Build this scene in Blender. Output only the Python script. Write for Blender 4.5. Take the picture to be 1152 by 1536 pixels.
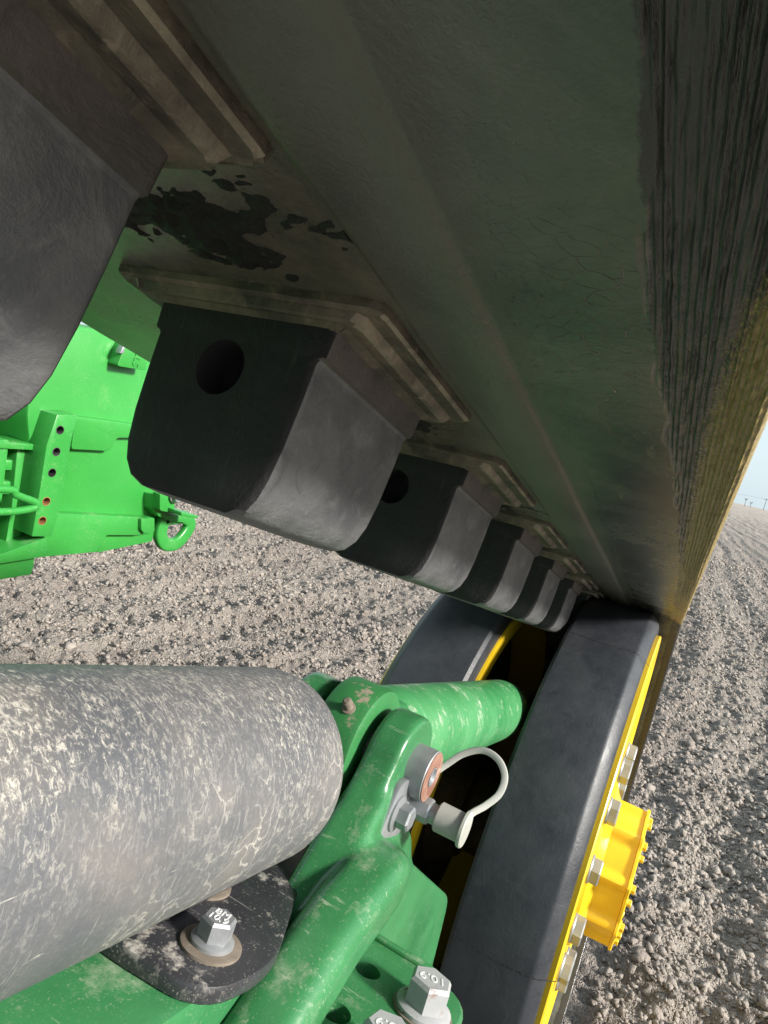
import bpy, bmesh, math, random
import numpy as np
from mathutils import Vector, Matrix, Euler

# ------------------------------------------------------------------ scene, camera, sky, sun
for o in list(bpy.data.objects):
    bpy.data.objects.remove(o)
sc = bpy.context.scene
col = sc.collection
CAMZ = 1.165                      # lens height above the soil
F, CX, CY = 1000.0, 576.0, 768.0  # focal length and centre in photo pixels

def unit(v):
    v = np.asarray(v, float)
    return v / np.linalg.norm(v)
U_ = unit([.23, -1, -.1354])                     # world up seen by the camera (x right, y down, z ahead)
H_ = np.array([494, -22, 1000.]); H_ = unit(H_ - U_ * (H_ @ U_))
Y_ = unit(np.cross(U_, H_))
MC = np.array([H_, Y_, U_])                      # camera vector -> world vector
cam = bpy.data.cameras.new('camera')
cam.sensor_fit = 'VERTICAL'; cam.sensor_height = 36
cam.lens = F / 1536 * 36
cam.clip_start = .01; cam.clip_end = 5000
cam_o = bpy.data.objects.new('camera', cam); col.objects.link(cam_o)
m = Matrix.Identity(4)
for i in range(3):
    m[i][0] = MC[i][0]; m[i][1] = -MC[i][1]; m[i][2] = -MC[i][2]
m[2][3] = CAMZ
cam_o.matrix_world = m
sc.camera = cam_o

SUN_EL, SUN_AZ = math.radians(27), math.radians(-92)   # azimuth from +X towards +Y
sd = Vector((math.cos(SUN_EL) * math.cos(SUN_AZ), math.cos(SUN_EL) * math.sin(SUN_AZ), math.sin(SUN_EL)))
w = bpy.data.worlds.new('World'); sc.world = w; w.use_nodes = True
nt = w.node_tree
bg = nt.nodes['Background']
sky = nt.nodes.new('ShaderNodeTexSky'); sky.sky_type = 'NISHITA'; sky.sun_disc = False
sky.sun_elevation = SUN_EL; sky.sun_rotation = math.pi / 2 - SUN_AZ
sky.air_density = 1.0; sky.dust_density = 3.0; sky.ozone_density = 1.0
veil = nt.nodes.new('ShaderNodeMixRGB'); veil.inputs['Fac'].default_value = .62     # thin even cloud
veil.inputs['Color2'].default_value = (8.2, 9.8, 10.6, 1)
nt.links.new(sky.outputs[0], veil.inputs['Color1'])
nt.links.new(veil.outputs[0], bg.inputs['Color'])
bg.inputs['Strength'].default_value = .058
sun = bpy.data.lights.new('sun', 'SUN'); sun.energy = 4.2; sun.angle = math.radians(9); sun.color = (1, .95, .88)
sun_o = bpy.data.objects.new('sun', sun); col.objects.link(sun_o)
sun_o.rotation_euler = (-sd).to_track_quat('-Z', 'Y').to_euler(); sun_o.location = (0, -3, 6)
sc.view_settings.view_transform = 'Standard'; sc.view_settings.look = 'None'
sc.view_settings.exposure = 1.15; sc.view_settings.gamma = 1
sc.render.resolution_x = 768; sc.render.resolution_y = 1024
sc.render.engine = 'CYCLES'
sc.cycles.max_bounces = 6; sc.cycles.glossy_bounces = 3

# ------------------------------------------------------------------ frames and pixel rays
DECL = math.radians(14.09)        # the upper belt run slopes down towards the idler
HB = .095                         # belt surface above the lens
T_ = np.array([math.cos(DECL), 0, -math.sin(DECL)])
N_ = np.array([math.sin(DECL), 0, math.cos(DECL)])
CAMP = np.array([0, 0, CAMZ])
YC = .193                         # centre line of the track
def W(s, y, n):                   # track coordinates -> world
    return CAMP + s * T_ + np.array([0, y, 0]) + (n + HB) * N_
def ray(px, py):
    return MC @ np.array([px - CX, py - CY, F])
def at_y(px, py, y):              # the point of a pixel's ray on a lateral plane
    r = ray(px, py); return CAMP + r * (y / r[1])

# ------------------------------------------------------------------ material helpers
def new_mat(name):
    m = bpy.data.materials.new(name); m.use_nodes = True
    nt = m.node_tree
    return m, nt, nt.nodes['Principled BSDF']
def coord(nt, which='Object', scale=(1, 1, 1)):
    tc = nt.nodes.new('ShaderNodeTexCoord'); mp = nt.nodes.new('ShaderNodeMapping')
    mp.inputs['Scale'].default_value = scale
    nt.links.new(tc.outputs[which], mp.inputs[0]); return mp.outputs[0]
def noise(nt, vec, scale, detail=6, rough=.6, dist=0):
    n = nt.nodes.new('ShaderNodeTexNoise')
    n.inputs['Scale'].default_value = scale; n.inputs['Detail'].default_value = detail
    n.inputs['Roughness'].default_value = rough; n.inputs['Distortion'].default_value = dist
    nt.links.new(vec, n.inputs['Vector']); return n.outputs['Fac']
def ramp(nt, fac, a, b, lo=0, hi=1):
    r = nt.nodes.new('ShaderNodeMapRange'); r.clamp = True
    r.inputs['From Min'].default_value = a; r.inputs['From Max'].default_value = b
    r.inputs['To Min'].default_value = lo; r.inputs['To Max'].default_value = hi
    nt.links.new(fac, r.inputs['Value']); return r.outputs['Result']
def mix(nt, fac, c1, c2):
    x = nt.nodes.new('ShaderNodeMixRGB')
    for k, c in (('Color1', c1), ('Color2', c2)):
        if isinstance(c, tuple): x.inputs[k].default_value = (*c, 1)
        else: nt.links.new(c, x.inputs[k])
    if isinstance(fac, (int, float)): x.inputs['Fac'].default_value = fac
    else: nt.links.new(fac, x.inputs['Fac'])
    return x.outputs[0]
def math_n(nt, op, a, b=None):
    x = nt.nodes.new('ShaderNodeMath'); x.operation = op
    for i, v in enumerate((a, b)):
        if v is None: continue
        if isinstance(v, (int, float)): x.inputs[i].default_value = v
        else: nt.links.new(v, x.inputs[i])
    return x.outputs[0]
def bump(nt, bsdf, h, strength, dist=.002):
    b = nt.nodes.new('ShaderNodeBump'); b.inputs['Strength'].default_value = strength
    b.inputs['Distance'].default_value = dist
    nt.links.new(h, b.inputs['Height']); nt.links.new(b.outputs[0], bsdf.inputs['Normal'])
def upness(nt):
    g = nt.nodes.new('ShaderNodeNewGeometry'); s = nt.nodes.new('ShaderNodeSeparateXYZ')
    nt.links.new(g.outputs['Normal'], s.inputs[0]); return s.outputs['Z']

def paint(name, c1, c2, dust=(.42, .38, .30), dust_amt=.3, rough=.32, scr=None, scr_amt=0., sc_=1., up=True, scr_scale=(60, 9, 60), bstr=.12, fleck=.0):
    """painted or plated metal with settled dust and scuffs"""
    m, nt, b = new_mat(name)
    v = coord(nt)
    n1 = noise(nt, v, 14 * sc_, 5)
    c = mix(nt, ramp(nt, n1, .35, .65), c1, c2)
    n2 = noise(nt, v, 38 * sc_, 5, .72)
    f = ramp(nt, n2, .56, .72)
    if up: f = math_n(nt, 'MULTIPLY', f, ramp(nt, upness(nt), -.2, .9))
    f = math_n(nt, 'MULTIPLY', f, dust_amt * 2)
    n4 = noise(nt, v, 420 * sc_, 3, .7)
    f = math_n(nt, 'MULTIPLY', f, ramp(nt, n4, .3, .6, .3, 1))
    c = mix(nt, f, c, dust)
    fk = math_n(nt, 'MULTIPLY', ramp(nt, noise(nt, v, 700 * sc_, 2, .6), .60, .70), ramp(nt, n2, .40, .62, 0, fleck))
    c = mix(nt, fk, c, dust)
    rg = math_n(nt, 'ADD', ramp(nt, n1, .3, .7, rough * .85, rough * 1.2), math_n(nt, 'MULTIPLY', f, .5))
    if scr:
        v2 = coord(nt, scale=scr_scale)
        n3 = noise(nt, v2, 4 * sc_, 6, .7, .4)
        g = ramp(nt, n3, .62, .68)
        g = math_n(nt, 'MULTIPLY', g, ramp(nt, noise(nt, v, 9 * sc_, 2), .4, .6))
        g = math_n(nt, 'MULTIPLY', g, scr_amt)
        c = mix(nt, g, c, scr)
    nt.links.new(c, b.inputs['Base Color']); nt.links.new(rg, b.inputs['Roughness'])
    bump(nt, b, noise(nt, v, 260 * sc_, 4), bstr, .001)
    return m

def curve(nt, x, pts):
    r = nt.nodes.new('ShaderNodeFloatCurve'); c = r.mapping.curves[0]
    for i, (a, b) in enumerate(pts):
        if i < 2: c.points[0 if i == 0 else 1].location = (a, b)
        else: c.points.new(a, b)
    for p in c.points: p.handle_type = 'VECTOR'
    r.mapping.use_clip = False; r.mapping.update(); nt.links.new(x, r.inputs['Value']); return r.outputs[0]
def rubber(name, base=(.026, .027, .03), dusty=(.085, .078, .066), amt=.5, rough=.48, bstr=.25, spots=.25, scale=1.):
    m, nt, b = new_mat(name)
    v = coord(nt)
    n1 = noise(nt, v, 16 * scale, 8, .6, .3)
    c = mix(nt, ramp(nt, n1, .38, .66, 0, amt), base, dusty)
    n2 = noise(nt, v, 120 * scale, 4, .6)
    c = mix(nt, ramp(nt, n2, .7, .78, 0, spots), c, (.19, .175, .155))
    v2 = coord(nt, scale=(30, 160, 26))
    n3 = noise(nt, v2, 2.2 * scale, 5, .7, .6)
    c = mix(nt, ramp(nt, n3, .62, .74, 0, spots), c, (.16, .155, .15))
    n5 = noise(nt, v, 48 * scale, 5, .7, .8)
    c = mix(nt, ramp(nt, n5, .54, .74, 0, amt), c, dusty)
    c = mix(nt, ramp(nt, n5, .44, .26, 0, .55), c, tuple(.35 * q for q in base))
    nt.links.new(c, b.inputs['Base Color'])
    nt.links.new(ramp(nt, n1, .3, .7, rough * .8, rough * 1.25), b.inputs['Roughness'])
    bump(nt, b, math_n(nt, 'ADD', noise(nt, v, 300, 4, .7), math_n(nt, 'ADD', math_n(nt, 'MULTIPLY', n1, 1.5), math_n(nt, 'MULTIPLY', n5, 2.2))), bstr, .0018)
    return m

MT = {}
MT['green_frame'] = paint('green frame paint', (.027, .135, .048), (.040, .18, .066), dust=(.25, .30, .21), dust_amt=.36, rough=.27, scr=(.45, .48, .38), scr_amt=.7, fleck=.75)
MT['green_dusty'] = paint('dusty green paint', (.03, .19, .06), (.06, .24, .09), dust=(.36, .37, .31), dust_amt=.9, rough=.38, scr=(.40, .42, .34), scr_amt=.9, scr_scale=(90, 7, 7), fleck=.8)
MT['green_eye'] = paint('grimy green paint', (.02, .13, .036), (.03, .17, .05), dust=(.20, .17, .125), dust_amt=2.2, rough=.5, fleck=.8)
MT['green_body'] = paint('bright green paint', (.026, .215, .036), (.032, .245, .042), dust=(.22, .36, .18), dust_amt=.3, rough=.3, sc_=.4, fleck=.5)
MT['yellow'] = paint('yellow paint', (.62, .40, .012), (.68, .46, .02), dust=(.40, .28, .08), dust_amt=.12, rough=.33, up=False)
MT['yellow_inner'] = paint('grimy shaded yellow paint', (.10, .065, .01), (.02, .016, .01), dust=(.30, .18, .02), dust_amt=.25, rough=.6, up=False)  # dark yellow with the wheel gap's shade mixed into the colour, besides grime
MT['zinc'] = paint('zinc plating', (.24, .255, .27), (.33, .34, .35), dust=(.30, .26, .21), dust_amt=.25, rough=.42, sc_=2)
MT['zinc'].node_tree.nodes['Principled BSDF'].inputs['Metallic'].default_value = .55
MT['rusty'] = paint('rusty pin end', (.16, .07, .045), (.26, .15, .11), dust=(.45, .40, .35), dust_amt=.3, rough=.7, up=False, sc_=3)
MT['rust_washer'] = paint('rust ring', (.10, .08, .06), (.17, .14, .11), dust=(.28, .24, .20), dust_amt=.4, rough=.8, sc_=3)
MT['bolt_paint'] = paint('chipped grey bolt paint', (.26, .265, .275), (.33, .33, .33), dust=(.15, .05, .025), dust_amt=.8, rough=.5, up=False, sc_=2)
MT['mark'] = paint('pale stamped mark', (.55, .55, .55), (.6, .6, .6), dust_amt=0, rough=.6)
MT['plate'] = paint('black plate paint', (.02, .02, .024), (.03, .03, .034), dust=(.32, .30, .27), dust_amt=.95, rough=.32, scr=(.35, .34, .31), scr_amt=.4, fleck=.7)
MT['plastic'] = paint('pale grey plastic', (.25, .25, .23), (.30, .30, .275), dust=(.24, .27, .22), dust_amt=.3, rough=.5, sc_=2)
MT['clear_plastic'] = paint('milky plastic strap', (.32, .33, .30), (.38, .38, .35), dust=(.4, .38, .3), dust_amt=.2, rough=.35, sc_=2)
MT['dark_hole'] = paint('threaded hole', (.02, .02, .02), (.05, .05, .05), dust_amt=.1, rough=.5, sc_=2)
MT['rust_hole'] = paint('rusty hole', (.20, .09, .03), (.28, .13, .05), dust_amt=.1, rough=.8, sc_=2)
MT['tyre'] = rubber('idler tyre rubber', (.022, .025, .031), (.048, .051, .057), .4, .46, .16, .2)
MT['lug'] = rubber('drive lug rubber', (.085, .087, .095), (.22, .218, .215), .75, .44, .32, .6)
MT['lug_end'] = rubber('dark lug end rubber', (.010, .009, .011), (.026, .024, .027), .5, .75, .4, .2)  # darker tone for the end faces; also paints shade into the holes
MT['lug_band'] = rubber('brown stained lug rubber', (.075, .064, .060), (.15, .125, .108), .8, .6, .35, .3)
MT['rail_dust'] = rubber('rubbed beige rail', (.13, .105, .08), (.46, .375, .28), .95, .65, .5, .4, 1.6)
MT['lug_dust'] = rubber('dusty lug foot rubber', (.055, .046, .038), (.26, .205, .145), .85, .62, .4, .4, 1.6)
MT['muck'] = rubber('black grease', (.006, .006, .006), (.02, .019, .015), .4, .7, .9, .25, 2)
MT['wood'] = paint('weathered pole wood', (.12, .10, .085), (.17, .15, .13), dust_amt=0, rough=.8, up=False, sc_=.05)
MT['bark'] = paint('bare twig bark', (.11, .09, .08), (.16, .14, .12), dust_amt=0, rough=.9, up=False, sc_=.05)
MT['wire'] = paint('overhead wire', (.3, .3, .3), (.35, .35, .35), dust_amt=0, rough=.6, up=False, sc_=.05)

def grey_tube_mat():
    m, nt, b = new_mat('worn grey tube coating')
    v = coord(nt)
    n1 = noise(nt, v, 11, 6, .6)
    c = mix(nt, ramp(nt, n1, .35, .65), (.075, .079, .088), (.125, .123, .122))
    n2 = noise(nt, v, 24, 8, .62, .5)
    c = mix(nt, ramp(nt, n2, .5, .75, 0, .55), c, (.165, .148, .13))
    # flaked pale patches, thick on the upper side
    n3 = noise(nt, coord(nt, scale=(1, .55, .55)), 420, 5, .85, .6)
    patch = ramp(nt, noise(nt, v, 16, 6, .7), .36, .58)
    upz = ramp(nt, upness(nt), -.35, .85, .10, 1)
    f = math_n(nt, 'MULTIPLY', ramp(nt, n3, .50, .62), math_n(nt, 'MULTIPLY', patch, upz))
    c = mix(nt, f, c, (.43, .41, .36))
    veins = nt.nodes.new('ShaderNodeTexVoronoi'); veins.feature = 'DISTANCE_TO_EDGE'; veins.inputs['Scale'].default_value = 60
    nzv = nt.nodes.new('ShaderNodeTexNoise'); nzv.inputs['Scale'].default_value = 55; nzv.inputs['Detail'].default_value = 4; nt.links.new(v, nzv.inputs['Vector'])
    vav = nt.nodes.new('ShaderNodeVectorMath'); vav.operation = 'MULTIPLY_ADD'; vav.inputs[1].default_value = (.035, .035, .035)
    nt.links.new(nzv.outputs['Color'], vav.inputs[0]); nt.links.new(v, vav.inputs[2]); nt.links.new(vav.outputs[0], veins.inputs['Vector'])
    vn = math_n(nt, 'MULTIPLY', ramp(nt, veins.outputs['Distance'], .045, .0), ramp(nt, n1, .45, .6, 0, .75))
    c = mix(nt, vn, c, (.42, .40, .36))
    # fine scratches round the tube
    v2 = coord(nt, scale=(150, 14, 14)); n4 = noise(nt, v2, 3, 5, .7, .3)
    c = mix(nt, ramp(nt, n4, .60, .72, 0, .5), c, (.36, .345, .32))
    v3 = coord(nt, scale=(20, 20, 170)); n5 = noise(nt, v3, 2, 5, .7, 1.2)
    c = mix(nt, ramp(nt, n5, .67, .71, 0, .55), c, (.5, .48, .42))
    nt.links.new(c, b.inputs['Base Color'])
    nt.links.new(ramp(nt, n1, .3, .7, .5, .68), b.inputs['Roughness'])
    bump(nt, b, math_n(nt, 'ADD', math_n(nt, 'MULTIPLY', n3, .8), noise(nt, v, 420, 3)), .35, .0012)
    return m
MT['tube'] = grey_tube_mat()

def belt_mat():
    m, nt, b = new_mat('belt inner rubber')
    uv = coord(nt, 'UV')                       # u along the belt, v across it, both in metres
    sp = nt.nodes.new('ShaderNodeSeparateXYZ'); nt.links.new(uv, sp.inputs[0]); yy = sp.outputs[1]
    n1 = noise(nt, uv, 12, 8, .62, .4)
    c = mix(nt, ramp(nt, n1, .35, .68), (.038, .044, .038), (.14, .138, .115))
    n2 = noise(nt, uv, 45, 6, .65, .3)
    c = mix(nt, ramp(nt, n2, .52, .75, 0, .45), c, (.05, .055, .042))
    # polished dusty strip beside the lugs
    strip = math_n(nt, 'MULTIPLY', ramp(nt, yy, .066, .080), ramp(nt, yy, .128, .112))
    c = mix(nt, math_n(nt, 'MULTIPLY', strip, ramp(nt, n2, .3, .6, .35, .8)), c, (.105, .098, .078))
    lugs = math_n(nt, 'MULTIPLY', ramp(nt, yy, .108, .124), ramp(nt, n2, .35, .62, .1, 1))
    c = mix(nt, math_n(nt, 'MULTIPLY', lugs, .8), c, (.17, .14, .105))
    # ply showing along the chafed outer edge: wide behind the lens, narrowing towards the idler
    su = math_n(nt, 'MULTIPLY', math_n(nt, 'SUBTRACT', sp.outputs[0], .45), .5)     # half of s
    bw = curve(nt, su, [(0, .030), (1, .006), (.10, .0290), (.145, .0215), (.21, .0155), (.375, .0085), (.6, .0075), (.8, .006)])
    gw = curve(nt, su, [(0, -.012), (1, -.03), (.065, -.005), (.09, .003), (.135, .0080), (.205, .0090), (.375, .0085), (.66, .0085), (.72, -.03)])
    wob = math_n(nt, 'MULTIPLY', math_n(nt, 'SUBTRACT', noise(nt, uv, 34, 5, .7), .5), .009)
    edge = math_n(nt, 'ADD', yy, wob)
    worn = ramp(nt, math_n(nt, 'SUBTRACT', edge, bw), .0006, -.0006)
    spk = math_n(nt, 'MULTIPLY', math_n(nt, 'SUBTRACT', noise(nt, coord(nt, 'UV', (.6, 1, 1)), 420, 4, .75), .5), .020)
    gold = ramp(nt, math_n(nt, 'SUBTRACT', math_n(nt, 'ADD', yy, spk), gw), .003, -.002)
    c = mix(nt, math_n(nt, 'MULTIPLY', worn, .9), c, (.018, .017, .018))
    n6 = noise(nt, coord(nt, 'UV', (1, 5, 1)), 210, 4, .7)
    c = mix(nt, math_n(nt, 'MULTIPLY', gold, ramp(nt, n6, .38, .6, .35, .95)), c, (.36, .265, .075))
    nt.links.new(c, b.inputs['Base Color'])
    r = ramp(nt, n1, .3, .7, .19, .33)
    b.inputs['Specular IOR Level'].default_value = .9
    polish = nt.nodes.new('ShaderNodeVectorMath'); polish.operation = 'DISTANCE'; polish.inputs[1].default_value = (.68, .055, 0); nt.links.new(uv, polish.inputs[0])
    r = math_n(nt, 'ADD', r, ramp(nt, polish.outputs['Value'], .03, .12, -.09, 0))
    r = math_n(nt, 'ADD', r, math_n(nt, 'MULTIPLY', worn, -.02))
    r = math_n(nt, 'ADD', r, math_n(nt, 'MULTIPLY', strip, .15))
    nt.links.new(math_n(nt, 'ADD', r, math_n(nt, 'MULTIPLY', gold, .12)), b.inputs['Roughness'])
    # scratches and fine crazing
    v2 = coord(nt, 'UV', (1, 1, 1))
    dv = nt.nodes.new('ShaderNodeVectorMath'); dv.operation = 'DISTANCE'; dv.inputs[1].default_value = (.68, .055, 0)
    nt.links.new(v2, dv.inputs[0]); dist_c = dv.outputs['Value']
    sc1 = ramp(nt, noise(nt, coord(nt, 'UV', (14, 190, 1)), 1.1, 4, .7, .5), .66, .70)
    vor = nt.nodes.new('ShaderNodeTexVoronoi'); vor.feature = 'DISTANCE_TO_EDGE'; vor.inputs['Scale'].default_value = 150
    nz = nt.nodes.new('ShaderNodeTexNoise'); nz.inputs['Scale'].default_value = 40; nt.links.new(v2, nz.inputs['Vector'])
    va = nt.nodes.new('ShaderNodeVectorMath'); va.operation = 'MULTIPLY_ADD'; va.inputs[1].default_value = (.02, .02, .02)
    nt.links.new(nz.outputs['Color'], va.inputs[0]); nt.links.new(v2, va.inputs[2]); nt.links.new(va.outputs[0], vor.inputs['Vector'])
    cr = math_n(nt, 'MULTIPLY', ramp(nt, vor.outputs['Distance'], 0, .03), ramp(nt, dist_c, .11, .03, 0, .8))
    hsum = math_n(nt, 'ADD', math_n(nt, 'ADD', cr, noise(nt, uv, 500, 4, .7)), math_n(nt, 'MULTIPLY', n2, 1.2))
    hsum = math_n(nt, 'ADD', hsum, math_n(nt, 'MULTIPLY', sc1, .6))
    hsum = math_n(nt, 'ADD', hsum, math_n(nt, 'MULTIPLY', math_n(nt, 'MULTIPLY', worn, n6), 2.))
    bump(nt, b, hsum, .30, .0013)
    return m
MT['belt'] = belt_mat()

def soil_mat(name, far):
    m, nt, b = new_mat(name)
    v = coord(nt)
    n1 = noise(nt, v, 1.3, 5, .65)
    c = mix(nt, ramp(nt, n1, .35, .65), (.225, .193, .170), (.31, .272, .240))
    n2 = noise(nt, v, 30, 5, .75)
    c = mix(nt, ramp(nt, n2, .42, .72, 0, .7), c, (.40, .36, .32))
    n3 = noise(nt, v, 130, 4, .7)
    c = mix(nt, ramp(nt, n3, .60, .72, 0, .45), c, (.36, .32, .28))
    n4 = noise(nt, coord(nt, scale=(.02, .55, 1)), 2.2, 4, .6, .6)
    c = mix(nt, ramp(nt, n4, .47, .60, 0, .55), c, (.36, .325, .285))
    nt.links.new(c, b.inputs['Base Color']); b.inputs['Roughness'].default_value = .95
    b.inputs['Specular IOR Level'].default_value = .15
    if far:
        h = math_n(nt, 'ADD', noise(nt, v, 7, 6, .8), math_n(nt, 'MULTIPLY', n4, .6))
        bump(nt, b, h, 1.0, .13)
    else:
        bump(nt, b, math_n(nt, 'ADD', noise(nt, v, 90, 4, .75), n2), .8, .012)
    return m
MT['soil'] = soil_mat('tilled soil', True)
MT['clod'] = soil_mat('soil clods', False)

# ------------------------------------------------------------------ mesh helpers
def mesh(name, verts, faces, smooth=False, uvs=None):
    me = bpy.data.meshes.new(name); me.from_pydata([tuple(map(float, v)) for v in verts], [], faces); me.update()
    if smooth: me.shade_smooth()
    return me
def link(name, me, mat, parent=None, loc=None, rot=None):
    o = bpy.data.objects.new(name, me); col.objects.link(o)
    if mat is not None and len(me.materials) == 0: me.materials.append(mat)
    if parent is not None: o.parent = parent
    if loc is not None: o.location = loc
    if rot is not None: o.rotation_euler = rot
    return o
def tag(o, label, cat, group=None):
    o['label'] = label; o['category'] = cat
    if group: o['group'] = group
def thing(name, label, cat, loc=(0, 0, 0), rot=(0, 0, 0), group=None):
    o = bpy.data.objects.new(name, None); col.objects.link(o)
    o.empty_display_size = .05; o.location = loc; o.rotation_euler = rot
    tag(o, label, cat, group); return o
TR = (0, DECL, 0)
def track_thing(name, label, cat, s, y, n, group=None):
    o = thing(name, label, cat, tuple(W(s, y, n)), TR, group); o['org'] = (s, y, n); return o
def loc_of(t, verts):
    a = np.array(t['org']); return [np.asarray(v, float) - a for v in verts]

def bm_mesh(bm, name, sharp=35, smooth=True):
    bmesh.ops.recalc_face_normals(bm, faces=bm.faces)
    me = bpy.data.meshes.new(name); bm.to_mesh(me); bm.free()
    if smooth:
        me.shade_smooth(); me.set_sharp_from_angle(angle=math.radians(sharp))
    return me
def bevel_all(bm, width, seg=2, ang=25):
    es = [e for e in bm.edges if len(e.link_faces) == 2 and e.calc_face_angle(0) > math.radians(ang)]
    bmesh.ops.bevel(bm, geom=es, offset=width, segments=seg, affect='EDGES', profile=.5, clamp_overlap=True)
def prism(poly, axis, a, b, bev=0, seg=2):
    """polygon in the two other coordinates (order s,y,n minus axis), extruded along axis from a to b"""
    bm = bmesh.new()
    def P(q, h):
        c = list(q); c.insert(axis, h); return c
    lo = [bm.verts.new(P(q, a)) for q in poly]; hi = [bm.verts.new(P(q, b)) for q in poly]
    bm.faces.new(lo); bm.faces.new(hi[::-1])
    k = len(poly)
    for i in range(k): bm.faces.new((lo[i], hi[i], hi[(i + 1) % k], lo[(i + 1) % k]))
    bmesh.ops.recalc_face_normals(bm, faces=bm.faces)
    if bev: bevel_all(bm, bev, seg)
    return bm
def box(x0, x1, y0, y1, z0, z1, bev=0, seg=2):
    return prism([(x0, y0), (x1, y0), (x1, y1), (x0, y1)], 2, z0, z1, bev, seg)
def lathe(profile, axis, seg=64, lobes=None):
    """profile of (along axis, radius) turned about the axis through the origin"""
    vs, fs = [], []
    k = len(profile)
    for i in range(seg):
        a = 2 * math.pi * i / seg
        for h, r in profile:
            rr = r * (lobes(a, h) if lobes else 1)
            c, s = rr * math.cos(a), rr * math.sin(a)
            vs.append({0: (h, c, s), 1: (c, h, s), 2: (c, s, h)}[axis])
    for i in range(seg):
        j = (i + 1) % seg
        for q in range(k - 1):
            fs.append((i * k + q, i * k + q + 1, j * k + q + 1, j * k + q))
    bm = bmesh.new(); bv = [bm.verts.new(v) for v in vs]
    for f in fs:
        try: bm.faces.new([bv[x] for x in f])
        except ValueError: pass
    bmesh.ops.remove_doubles(bm, verts=bm.verts, dist=1e-6)
    bmesh.ops.recalc_face_normals(bm, faces=bm.faces)
    return bm
def shift(bm, d):
    bmesh.ops.translate(bm, verts=bm.verts, vec=Vector(d)); return bm
def catmull(pts, n=8):
    pts = [np.asarray(p, float) for p in pts]; out = []
    q = [2 * pts[0] - pts[1]] + pts + [2 * pts[-1] - pts[-2]]
    for i in range(1, len(q) - 2):
        p0, p1, p2, p3 = q[i - 1:i + 3]
        for k in range(n):
            t = k / n
            out.append(.5 * ((2 * p1) + (-p0 + p2) * t + (2 * p0 - 5 * p1 + 4 * p2 - p3) * t * t + (-p0 + 3 * p1 - 3 * p2 + p3) * t ** 3))
    out.append(pts[-1]); return out
def sweep(path, sections, side=None):
    """path of points, sections[i] = list of (u, v); u along the side axis, v along the normal"""
    k = len(sections[0]); bm = bmesh.new(); rings = []
    for i, p in enumerate(path):
        t = path[min(i + 1, len(path) - 1)] - path[max(i - 1, 0)]
        t = t / (np.linalg.norm(t) + 1e-9)
        sd_ = np.array([0, 1., 0]) if side is None else np.asarray(side, float)
        sd_ = sd_ - t * (sd_ @ t); sd_ /= np.linalg.norm(sd_) + 1e-9
        nn = np.cross(t, sd_)
        if side is None and nn[2] < 0: nn = -nn
        rings.append([bm.verts.new(p + u * sd_ + v * nn) for u, v in sections[i]])
    for i in range(len(rings) - 1):
        for q in range(k):
            bm.faces.new((rings[i][q], rings[i][(q + 1) % k], rings[i + 1][(q + 1) % k], rings[i + 1][q]))
    bm.faces.new(rings[0]); bm.faces.new(rings[-1][::-1])
    bmesh.ops.recalc_face_normals(bm, faces=bm.faces)
    return bm
def rrect(hw, hh, r, k=4, v0=0):
    out = []
    for cx, cy, a0 in ((hw - r, hh - r, 0), (-hw + r, hh - r, 90), (-hw + r, -hh + r, 180), (hw - r, -hh + r, 270)):
        for i in range(k + 1):
            a = math.radians(a0 + 90 * i / k); out.append((cx + r * math.cos(a), v0 + cy + r * math.sin(a)))
    return out
def circ(r, k=14):
    return [(r * math.cos(2 * math.pi * i / k), r * math.sin(2 * math.pi * i / k)) for i in range(k)]
def tube_path(pts, r, k=12, n=8, side=(0, 0, 1)):
    p = catmull(pts, n); return sweep(p, [circ(r, k)] * len(p), side)

def text_mesh(name, txt, size, depth):
    cu = bpy.data.curves.new(name, 'FONT'); cu.body = txt; cu.size = size; cu.extrude = depth
    cu.align_x = 'CENTER'; cu.align_y = 'CENTER'; cu.resolution_u = 3; cu.space_line = .8
    o = bpy.data.objects.new(name, cu); col.objects.link(o)
    me = bpy.data.meshes.new_from_object(o); bpy.data.objects.remove(o); bpy.data.curves.remove(cu)
    return me

def hex_bolt(parent, pos, axis_rot, af, head_h, flange_r, flange_h, mat, spin=0., name='bolt', marking=None, washer=None, turn=-1.3):
    """bolt standing along local z at pos; a part of its parent, with its flange as sub-part"""
    R = af / math.sqrt(3)
    bm = bmesh.new()
    prof = [(flange_h * .9, R * .995), (flange_h + head_h * .85, R), (flange_h + head_h, R * .86)]
    rings = [[bm.verts.new((r * math.cos(math.pi / 3 * i), r * math.sin(math.pi / 3 * i), h)) for i in range(6)] for h, r in prof]
    for a, b in zip(rings, rings[1:]):
        for i in range(6): bm.faces.new((a[i], a[(i + 1) % 6], b[(i + 1) % 6], b[i]))
    bm.faces.new(rings[-1]); bm.faces.new(rings[0][::-1])
    bevel_all(bm, af * .025, 2, 20)
    me = bm_mesh(bm, name, 30)
    rot = (Euler(axis_rot).to_matrix() @ Matrix.Rotation(spin, 3, 'Z')).to_euler()
    b = link(name, me, mat, parent, pos, rot)
    fl = lathe([(0, 0), (0, flange_r), (flange_h * .55, flange_r), (flange_h, R * .98), (flange_h, 0)], 2, 32)
    link('flange', bm_mesh(fl, 'flange'), mat, b)
    if washer:
        wr, wh, wm = washer
        link('washer', bm_mesh(lathe([(-wh, 0), (-wh, wr), (-wh * .25, wr), (0, wr * .9), (0, 0)], 2, 36), 'washer'), wm, b)
    if marking:
        tm = text_mesh('marking', marking, af * .42, .0002)
        link('marking', tm, MT['mark'], b, (0, 0, flange_h + head_h + .0001), (0, 0, -spin + turn))
    return b

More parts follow.
